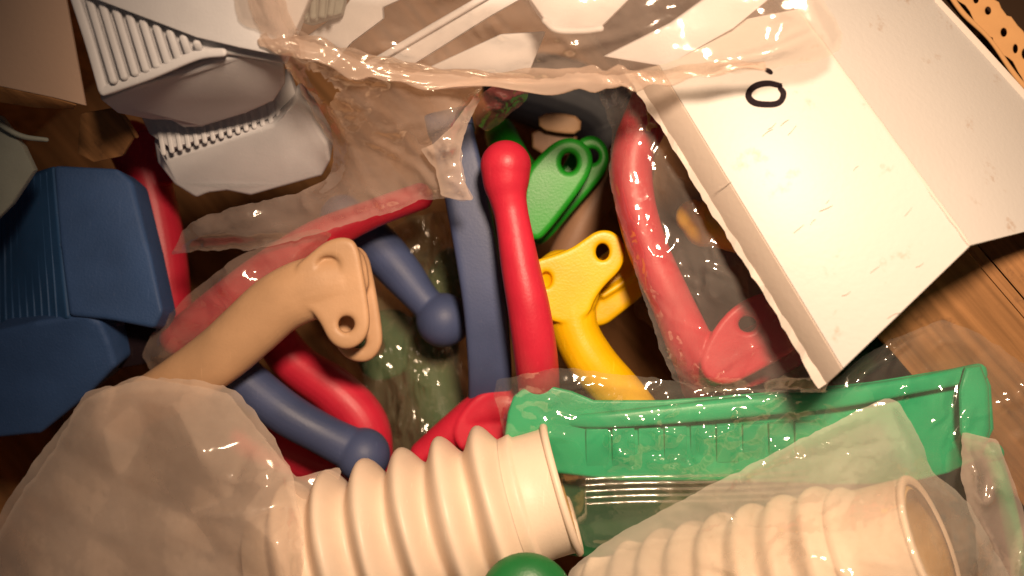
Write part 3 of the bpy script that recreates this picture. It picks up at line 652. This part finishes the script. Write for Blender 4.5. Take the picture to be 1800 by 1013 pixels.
# torn lip along the left panel
rnd = random.Random(3); inner = []; outer = []
for k in range(61):
    f = k / 60; x = 1088 + (1450 - 1088) * f; y = 92 + (676 - 92) * f
    w_ = 9 + 5 * noise.noise(Vector((f * 6, 1, 0))) + 3.5 * noise.noise(Vector((f * 26, 2, 0))) + rnd.uniform(-1.5, 2)
    if f > .9: w_ += 5
    inner.append(P(x + 3, y - 2, 2.45 + 2.5 * f + .1 * noise.noise(Vector((f * 20, 0, 0))))); outer.append(P(x - w_ * .75, y + w_ * .5, 2.35 + 2.5 * f + .18 * noise.noise(Vector((f * 14, 5, 0)))))
V = inner + outer; n = 61; F = [(i, i + 1, n + i + 1, n + i) for i in range(n - 1)]
me = mesh(V, F); bm = bmesh.new(); bm.from_mesh(me); bmesh.ops.solidify(bm, geom=bm.faces[:], thickness=.0008); bmesh.ops.recalc_face_normals(bm, faces=bm.faces); bm.to_mesh(me); bm.free()
link('torn_edge', me, M_TORN, wc, False)
# marker strokes: a lopsided O and the tail of the next mark
pn = (P(*B_) - P(*A)).cross(P(*Cc) - P(*A)).normalized()
if pn.z < 0: pn = -pn
pA = P(*A)
def onpanel(px, py, lift):
    d = (P(px, py, 0) - Vector((0, 0, H))).normalized(); o = Vector((0, 0, H)); t = (pA - o).dot(pn) / d.dot(pn); return o + d * t + pn * lift
def stroke(pts, closed, parent):
    path = catmull(pts, 6); V = []; F = []; path = [np.array(p) for p in path]
    for i, p in enumerate(path):
        d = path[min(i + 1, len(path) - 1)] - path[max(i - 1, 0)]; d = d[:2] / (np.hypot(*d[:2]) + 1e-6); nn = np.array((-d[1], d[0])) * p[2]
        V += [onpanel(p[0] + nn[0], p[1] + nn[1], .00035), onpanel(p[0] - nn[0], p[1] - nn[1], .00035)]
    F = [(2 * i, 2 * i + 1, 2 * i + 3, 2 * i + 2) for i in range(len(path) - 1)]
    me = mesh(V, F); return link('marker_writing', me, M_INK_SHADE, parent)
stroke([(1374, 152, 4.5), (1352, 147, 5), (1332, 150, 5.5), (1319, 159, 5.5), (1316, 171, 5.5), (1326, 181, 5.5), (1345, 184, 5.2), (1364, 183, 5.2), (1374, 176, 5.2), (1377, 164, 5.2), (1371, 155, 4), (1374, 150, 2.5)], True, main)
stroke([(1342, 122, 1.2), (1349, 124, 4), (1355, 128, 3.5), (1358, 130, 1.5)], False, main)

# ------------------------------------------------------------------ bellows
def bellows(label, c0, c1, prof, wall=7, name='rubber_bellows'):
    """c0 open end centre, c1 far end centre (px, py, z); prof: list of (distance px, radius px) from the open end"""
    root = thing(name, label, 'bellows', 'cream ribbed bellows')
    a, b = P(*c0), P(*c1); ax = (b - a).normalized(); s = ax.cross(Vector((0, 0, 1))).normalized(); u = s.cross(ax); k = RR(1, c0[2]); ns = 72
    def lathe(pr):
        V = []; F = []
        for d, r in pr:
            for j in range(ns):
                t = 2 * math.pi * j / ns; rr = r * (1 + .018 * noise.noise(Vector((d * .012, math.cos(t) * 1.3, math.sin(t) * 1.3)))) ; dd = d + 3.5 * noise.noise(Vector((d * .02, math.cos(t) + 5, math.sin(t)))) * min(d / 60, 1) ; V.append(a + ax * dd * k + (s * math.cos(t) + u * math.sin(t)) * rr * k)
        for i in range(len(pr) - 1):
            for j in range(ns):
                p, q = i * ns + j, i * ns + (j + 1) % ns; F.append((p, q, q + ns, p + ns))
        return fix_normals(mesh(V, F))
    col, rib, lip = prof
    link('rim', lathe(lip), M_CREAM, root); link('collar', lathe(col), M_CREAM, root); link('ribbed_tube', lathe(rib), M_CREAM, root)
    link('inner_wall', lathe([(2, lip[0][1] - 9), (12, col[0][1] - wall), (95, col[0][1] - wall - 2), (260, col[0][1] - wall), (430, col[0][1] - wall)]), M_INNERGLOW, root)
    return root
def ribs(start, n, pitch, rv, rc, tail=40):
    out = []
    for i in range(n):
        for q in range(14):
            t = q / 14; h = (.5 - .5 * math.cos(2 * math.pi * t)); out.append((start + (i + t) * pitch, rv + (rc - rv) * h ** .85))
    out.append((start + n * pitch, rv)); out.append((start + n * pitch + tail, rv - 4)); out.append((start + n * pitch + tail + 4, rv - 20)); return out
lip1 = [(2, 103), (-2, 105), (-4, 110), (-3, 115), (1, 118), (6, 118), (9, 114), (10, 110)]
col1 = [(9, 111), (16, 110), (40, 110), (60, 111), (63, 113), (66, 118), (70, 119), (78, 117), (86, 116)]
bel1 = bellows('cream ribbed rubber bellows lying open at the bottom centre', (990, 860, .6), (560, 986, .2), (col1, ribs(82, 6, 71, 112, 151), lip1))
lip2 = [(2, 100), (-2, 103), (-3, 108), (-2, 113), (2, 115), (8, 114), (10, 110)]
col2 = [(9, 111), (30, 112), (90, 114), (110, 116), (118, 122), (126, 126), (136, 122), (142, 118)]
bel2 = bellows('cream ribbed rubber bellows inside the clear bag at lower right', (1640, 960, 5.0), (1080, 1085, -2.8), ([(d, r * 1.1) for d, r in col2], [(d, r * 1.1) for d, r in ribs(138, 8, 68, 121, 138)], [(d, r * 1.1) for d, r in lip2]))

gd = thing('plastic_dome', 'dark green domed plastic piece at the bottom edge below the bellows', 'dome')
link('dome', ball(925, 1056, 4.2, 84, .6), M_BOTTLE, gd)
link('stem', sweep([(925, 1045, 4.0, 40), (930, 1110, 3.6, 40), (935, 1180, 3.2, 40)]), M_BOTTLE, gd)

# ------------------------------------------------------------------ green part in a bag
gb = thing('toothed_part', 'jade green plastic part with square teeth sealed in a bag', 'part')
hard(link('back_plate', plate([(900, 705), (925, 684), (985, 684), (1062, 716), (1480, 684), (1690, 650), (1735, 642), (1745, 790), (1640, 840), (1500, 850), (1330, 842), (1010, 840), (888, 790)], -.6, 1.0, it=1), M_JADE, gb))
link('ledge', sweep([(1000, 740, -.3, 10), (1062, 738, .1, 14), (1180, 728, .25, 17), (1330, 713, .3, 19), (1480, 698, .3, 18), (1600, 678, .3, 15), (1720, 655, .2, 16)], 16, 3.2, .8), M_JADE, gb)
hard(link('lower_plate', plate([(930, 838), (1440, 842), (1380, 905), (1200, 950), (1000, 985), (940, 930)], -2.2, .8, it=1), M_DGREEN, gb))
for k in range(9):
    x = 1030 + k * 46; y = 790 - k * 1.5
    q = .22 * noise.noise(Vector((k * 3.3, 0, 1))); hard(link('tooth', slab([(x, y - 34, .2 + q), (x + 40, y - 36, .2 + q), (x + 40, y + 30, -.1 + q), (x, y + 32, -.1 + q)], .9, .0009), M_JADE, gb))
hard(link('end_post', plate([(1688, 650), (1732, 644), (1738, 790), (1692, 794)], .2, 1.8, it=1, bevel=.25), M_JADE, gb))
gst = thing('green_rod', 'green plastic rod under film at the right edge beside the bagged bellows', 'rod')
link('rod', sweep([(1745, 800, -.5, 15), (1768, 880, -.4, 15), (1785, 960, -.3, 15), (1800, 1060, -.3, 15)]), M_JADE, gst)
link('end_cap', ball(1744, 796, -.5, 19), M_JADE, gst)

# ------------------------------------------------------------------ plastic bags
bpy.context.view_layer.update()
# dark crinkled bag in the middle
bagG = thing('plastic_bag', 'dark crinkled clear bag deep in the middle below the blue knob', 'bag')
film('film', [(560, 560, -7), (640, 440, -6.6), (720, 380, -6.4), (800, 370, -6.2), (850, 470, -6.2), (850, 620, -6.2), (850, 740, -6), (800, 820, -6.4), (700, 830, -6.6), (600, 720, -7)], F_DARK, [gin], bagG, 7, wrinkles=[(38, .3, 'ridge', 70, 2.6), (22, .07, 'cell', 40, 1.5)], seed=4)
# bag round the red lever behind the beige one
bagF = thing('plastic_bag', 'clear bag wrapped round the red lever behind the beige lever', 'bag')
film('film', [(248, 622, -2.6), (272, 580, -2.2), (330, 520, -1.4), (410, 455, -.9), (480, 424, -.8), (560, 402, -.7), (585, 410, -.7), (560, 440, -1.2), (500, 510, -1.6), (440, 560, -1.8), (380, 620, -2.2), (330, 668, -2.6), (270, 665, -2.8)], F_PINK, [deep_red2], bagF, 6, wrinkles=[(70, .4, 'fold', -35, 2.0), (36, .12, 'fold', 10, 1.2)], seed=5)
# big hazy bag over the ribbed caps
bagA = thing('plastic_bag', 'large hazy plastic bag draped over the white ribbed caps, torn at its right end', 'bag')
film('film', [(420, -50, 5.6), (480, -50, 5.4), (520, 50, 4.9), (610, 105, 4.0), (740, 138, 3.4), (850, 150, 2.6), (836, 176, 2.2), (822, 215, 1.9), (808, 250, 1.8), (812, 300, 1.8), (832, 352, 1.6), (800, 352, 1.6), (768, 346, 1.3), (735, 352, .9), (690, 374, .6), (620, 392, .2), (560, 412, -.2), (450, 438, -.9), (370, 440, -1.2), (300, 448, -1.6), (335, 388, -.2), (420, 362, .3), (520, 342, -.2), (585, 306, -.6), (588, 262, .2), (545, 190, 1.8), (505, 118, 4.4), (455, 60, 5.2)], F_TOP,
     [cap1, cap2, cap3, deep_red2, st1, st2], bagA, 7, ragged=2.2, wrinkles=[(170, .85, 'fold', 25, 1.6), (80, .10, 'fold', 0, 1.3)],
     folds=[([(540, 110), (600, 230), (650, 330)], 12, .35), ([(640, 240), (740, 300), (770, 345)], 12, .5), ([(740, 250), (800, 200), (840, 165)], 14, .7), ([(400, 60), (560, 110), (780, 150)], 26, .7)] + creases(12, (520, 150, 800, 360), 80, 10, 9, 40, .8), seed=6, holes=[[(532, 122), (560, 126), (596, 160), (577, 188), (556, 162)]])
# bag across the top
bagT = thing('plastic_bag', 'clear bag of white strips across the top, its rolled edge lying over the carton', 'bag')
film('film', [(400, -50, 5.6), (420, 40, 5.4), (520, 80, 4.9), (640, 118, 4.2), (760, 146, 3.8), (880, 150, 3.8), (1010, 147, 4.2), (1130, 146, 5.2), (1240, 134, 5.9), (1340, 122, 6.1), (1440, 108, 6.2), (1476, 88, 6.2), (1484, 60, 6.2), (1460, 20, 6.2), (1420, -50, 6.2)], F_HAZE,
     [st1, st2, st3, st4, st5, cap1, cap3, wc], bagT, 7, ragged=1.6, wrinkles=[(160, .55, 'fold', -12, 2.0), (70, .08, 'fold', 10, 1.5)],
     folds=[([(820, 122), (960, 95), (1100, 62), (1200, 20)], 16, .8), ([(1330, 10), (1400, 45)], 8, .3), ([(1200, 130), (1330, 100), (1460, 50)], 20, .5)] + creases(14, (820, 15, 890, 65), 30, 7, 7) + creases(14, (560, 0, 1440, 120), 80, 9, 8, -15, .5), seed=8)
pts = []
for (x, y, z, r) in [(470, 62, 5.3, 16), (560, 92, 4.9, 16), (680, 124, 4.3, 15), (790, 140, 4.0, 15), (900, 140, 4.1, 13), (1020, 138, 4.5, 14), (1130, 136, 5.4, 13), (1240, 127, 6.0, 9), (1340, 118, 6.2, 6)]: pts.append((x, y, z, r))
ro = link('rolled_edge', sweep([(a, b, c, d * 1.3) for a, b, c, d in pts], 28, 2, .18, 12), F_ROLL, bagT)
for v in ro.data.vertices:
    q = v.co * 140; f_ = noise.noise(Vector((q.x * .35, q.y * 2.6, q.z * 2.6))); v.co += Vector((0, .0030, .0022)) * f_
film('loose_film', [(836, 168, 1.5), (870, 150, 2), (932, 148, 2.2), (926, 176, 1), (892, 206, 0), (858, 232, -.6), (836, 220, .2)], F_PINK, [], bagA, 6, wrinkles=[(30, .2, 'ridge', 30, 1.5)], seed=31)
bagT2 = film('torn_tag', [(768, 250, 2.6), (800, 214, 2.9), (838, 165, 3.0), (846, 172, 2.6), (826, 212, 2.5), (812, 244, 2.4), (808, 282, 2.3), (816, 318, 2.2), (830, 352, 2.0), (800, 352, 2.0), (776, 346, 2.0), (766, 300, 2.2), (740, 262, 2.4)], F_MILK, (), bagA, 5, ragged=1.6, wrinkles=[(36, .5, 'ridge', 60, 1.5), (22, .25, 'cell', 60, 1.5)], seed=12)
# clear bag round the red lever at the right
bagB = thing('plastic_bag', 'clear shiny bag round the red lever beside the torn carton edge', 'bag')
film('film', [(1040, 140, -.3), (1062, 190, 0), (1078, 235, .4), (1070, 300, .6), (1083, 370, .8), (1103, 430, 1), (1124, 500, 1), (1143, 560, 1), (1163, 620, .9), (1182, 668, .8), (1230, 690, .9), (1300, 690, 1.2), (1380, 690, 1.5), (1450, 690, 1.6), (1470, 640, 2.4), (1380, 490, 2.4), (1300, 360, 2.3), (1220, 230, 2.2), (1150, 120, 1.6), (1090, 110, .6)], F_CLEAR,
     [red_bag, yel_bag], bagB, 4.5, wrinkles=[(90, .4, 'fold', 62, 2.2), (60, .10, 'fold', 40, 1.6)],
     folds=[([(1100, 220), (1145, 290), (1150, 340), (1140, 390), (1160, 420)], 7, .35), ([(1190, 270), (1240, 370), (1290, 440), (1320, 470)], 7, .4), ([(1130, 505), (1180, 560), (1240, 585), (1270, 580)], 7, .35), ([(1215, 440), (1225, 520), (1228, 560)], 6, .3), ([(1250, 660), (1310, 620), (1370, 585)], 12, .6)] + creases(34, (1090, 200, 1360, 660), 70, 10, 2, 60, .9), seed=15, slope=.38)
# bag of the green toothed part
bagC = thing('plastic_bag', 'clear crinkled zip bag holding the jade green toothed part', 'bag')
film('film', [(868, 692, -.4), (872, 668, -.2), (905, 662, .2), (985, 646, .9), (1060, 656, .9), (1150, 664, .8), (1240, 680, .9), (1330, 684, 1.2), (1450, 684, 1.6), (1500, 640, 1.4), (1560, 600, 1.2), (1655, 562, 1.2), (1720, 585, 1.2), (1800, 640, 1.2), (1850, 700, 1), (1850, 1060, .6), (1500, 1060, -.2), (1200, 990, -1), (1030, 960, -1.4), (1000, 880, -1), (960, 800, -.8), (890, 780, -.6)], F_GREENBAG,
     [gb, gst, yellow, red], bagC, 4.5, wrinkles=[(110, .4, 'fold', -8, 2.2), (60, .10, 'fold', 60, 1.5)],
     folds=[([(1060, 752), (1130, 757), (1200, 762), (1290, 775), (1390, 776)], 8, .4), ([(960, 690), (1010, 684), (1045, 672)], 6, .3), ([(1330, 690), (1420, 705), (1450, 745), (1480, 750)], 7, .35), ([(1420, 690), (1500, 735)], 7, .35), ([(1690, 660), (1680, 720), (1650, 790)], 10, .4), ([(1500, 668), (1600, 600), (1660, 570)], 12, .4)] + creases(75, (1050, 690, 1450, 830), 60, 14, 3, 0, .8) + creases(20, (1480, 580, 1790, 780), 70, 13, 4, -30, .8) + creases(12, (900, 660, 1060, 800), 60, 12, 6, -10, .6), seed=18, slope=.56)
for k in range(5):
    y = 838 + k * 11
    link('seal_ridge', sweep([(1030, y + 4, .35, 2.4), (1120, y, .45, 2.6), (1220, y - 1, .5, 2.6), (1330, y - 4, .5, 2.6), (1420, y - 10, .5, 2.4)], 8), F_GREENBAG, bagC)
# bag of the second bellows
bagD = thing('plastic_bag', 'soft clear bag over the bellows at lower right, one corner standing up', 'bag')
film('film', [(985, 1060, 1.2), (1000, 1003, 1.6), (1050, 962, 1.7), (1120, 920, 1.9), (1240, 858, 2.0), (1380, 786, 2.1), (1480, 736, 2.3), (1555, 700, 2.6), (1580, 705, 2.6), (1612, 760, 2.8), (1640, 830, 3.0), (1700, 880, 3.0), (1740, 950, 2.8), (1800, 1060, 2.4)], F_BELLOW,
     [bel2, gb], bagD, 7, wrinkles=[(150, .35, 'fold', -28, 2.2), (60, .07, 'fold', 0, 1.3)],
     folds=[([(1330, 830), (1480, 790), (1640, 770)], 10, .3), ([(1560, 705), (1600, 790), (1615, 850)], 9, .4), ([(1100, 960), (1300, 930), (1500, 940)], 10, .25)] + creases(18, (1150, 820, 1640, 1000), 110, 13, 12, -15, .6), seed=21, slope=.5)
film('loose_corner', [(1690, 760, 1.6), (1752, 770, 1.6), (1795, 880, 1.6), (1830, 1060, 1.4), (1720, 1060, 1.6), (1715, 930, 1.8), (1690, 850, 2.0)], F_MILK, [gst], bagD, 7, wrinkles=[(40, .4, 'ridge', 75, 2.5)], seed=23)
# crumpled bag at lower left
bagE = thing('plastic_bag', 'crumpled milky plastic bag filling the lower left corner', 'bag')
film('film', [(150, 690, .6), (170, 682, .8), (215, 676, 1.0), (290, 664, 1.3), (350, 668, 1.4), (415, 686, 1.4), (445, 720, 1.6), (478, 765, 2.0), (512, 825, 2.4), (522, 880, 2.8), (532, 925, 3.2), (536, 975, 3.6), (522, 1060, 3.8), (-40, 1060, .5), (-10, 950, 0), (30, 880, -.2), (66, 830, -.2), (100, 780, 0), (120, 740, .3)], F_BAG,
     [beige], bagE, 7, ragged=2.0, wrinkles=[(120, .25, 'fold', 40, 1.3)],
     folds=[([(330, 905), (420, 905)], 9, .4)] + creases(5, (250, 820, 520, 1000), 90, 9, 10, 0, .5), seed=25, slope=.62, facets=[(310, 715, 2.2), (262, 765, 1.2), (350, 795, 3.0), (402, 876, 2.6), (205, 850, .9), (300, 935, 2.3), (435, 775, 2.3), (470, 850, 3.2), (425, 905, 3.5), (335, 905, 2.2), (150, 935, .9), (250, 1005, 1.8), (485, 955, 4.4), (395, 985, 2.8), (100, 865, .4), (180, 760, 1.2), (240, 700, 1.5), (130, 1010, 1.2)])
film('fold_behind', [(-30, 1050, -1), (0, 900, -1.2), (60, 810, -1), (150, 700, -.6), (240, 660, -.4), (400, 690, 0), (520, 840, .6), (600, 820, -.4), (585, 900, .2), (570, 1060, .6)], F_BAG, [], bagE, 9, wrinkles=[(80, .6, 'facet', 0, 1)], seed=27)

# pencil scuffs and scratches on the carton
rs = random.Random(11)
for (x, y) in [(1350, 228), (1372, 222), (1340, 240), (1385, 238), (1440, 372), (1452, 358), (1425, 395), (1395, 410), (1530, 480), (1262, 330), (1500, 300), (1610, 470), (1560, 560), (1480, 520), (1590, 380)]:
    a = rs.uniform(-.9, -.4); l = rs.uniform(8, 26); q = stroke([(x, y, .5), (x + l * .5 * math.cos(a), y + l * .5 * math.sin(a) + rs.uniform(-2, 2), rs.uniform(.5, .8)), (x + l * math.cos(a), y + l * math.sin(a), .4)], False, main)
    q.name = 'scuff_mark'; q.data.materials[0] = M_SCUFF
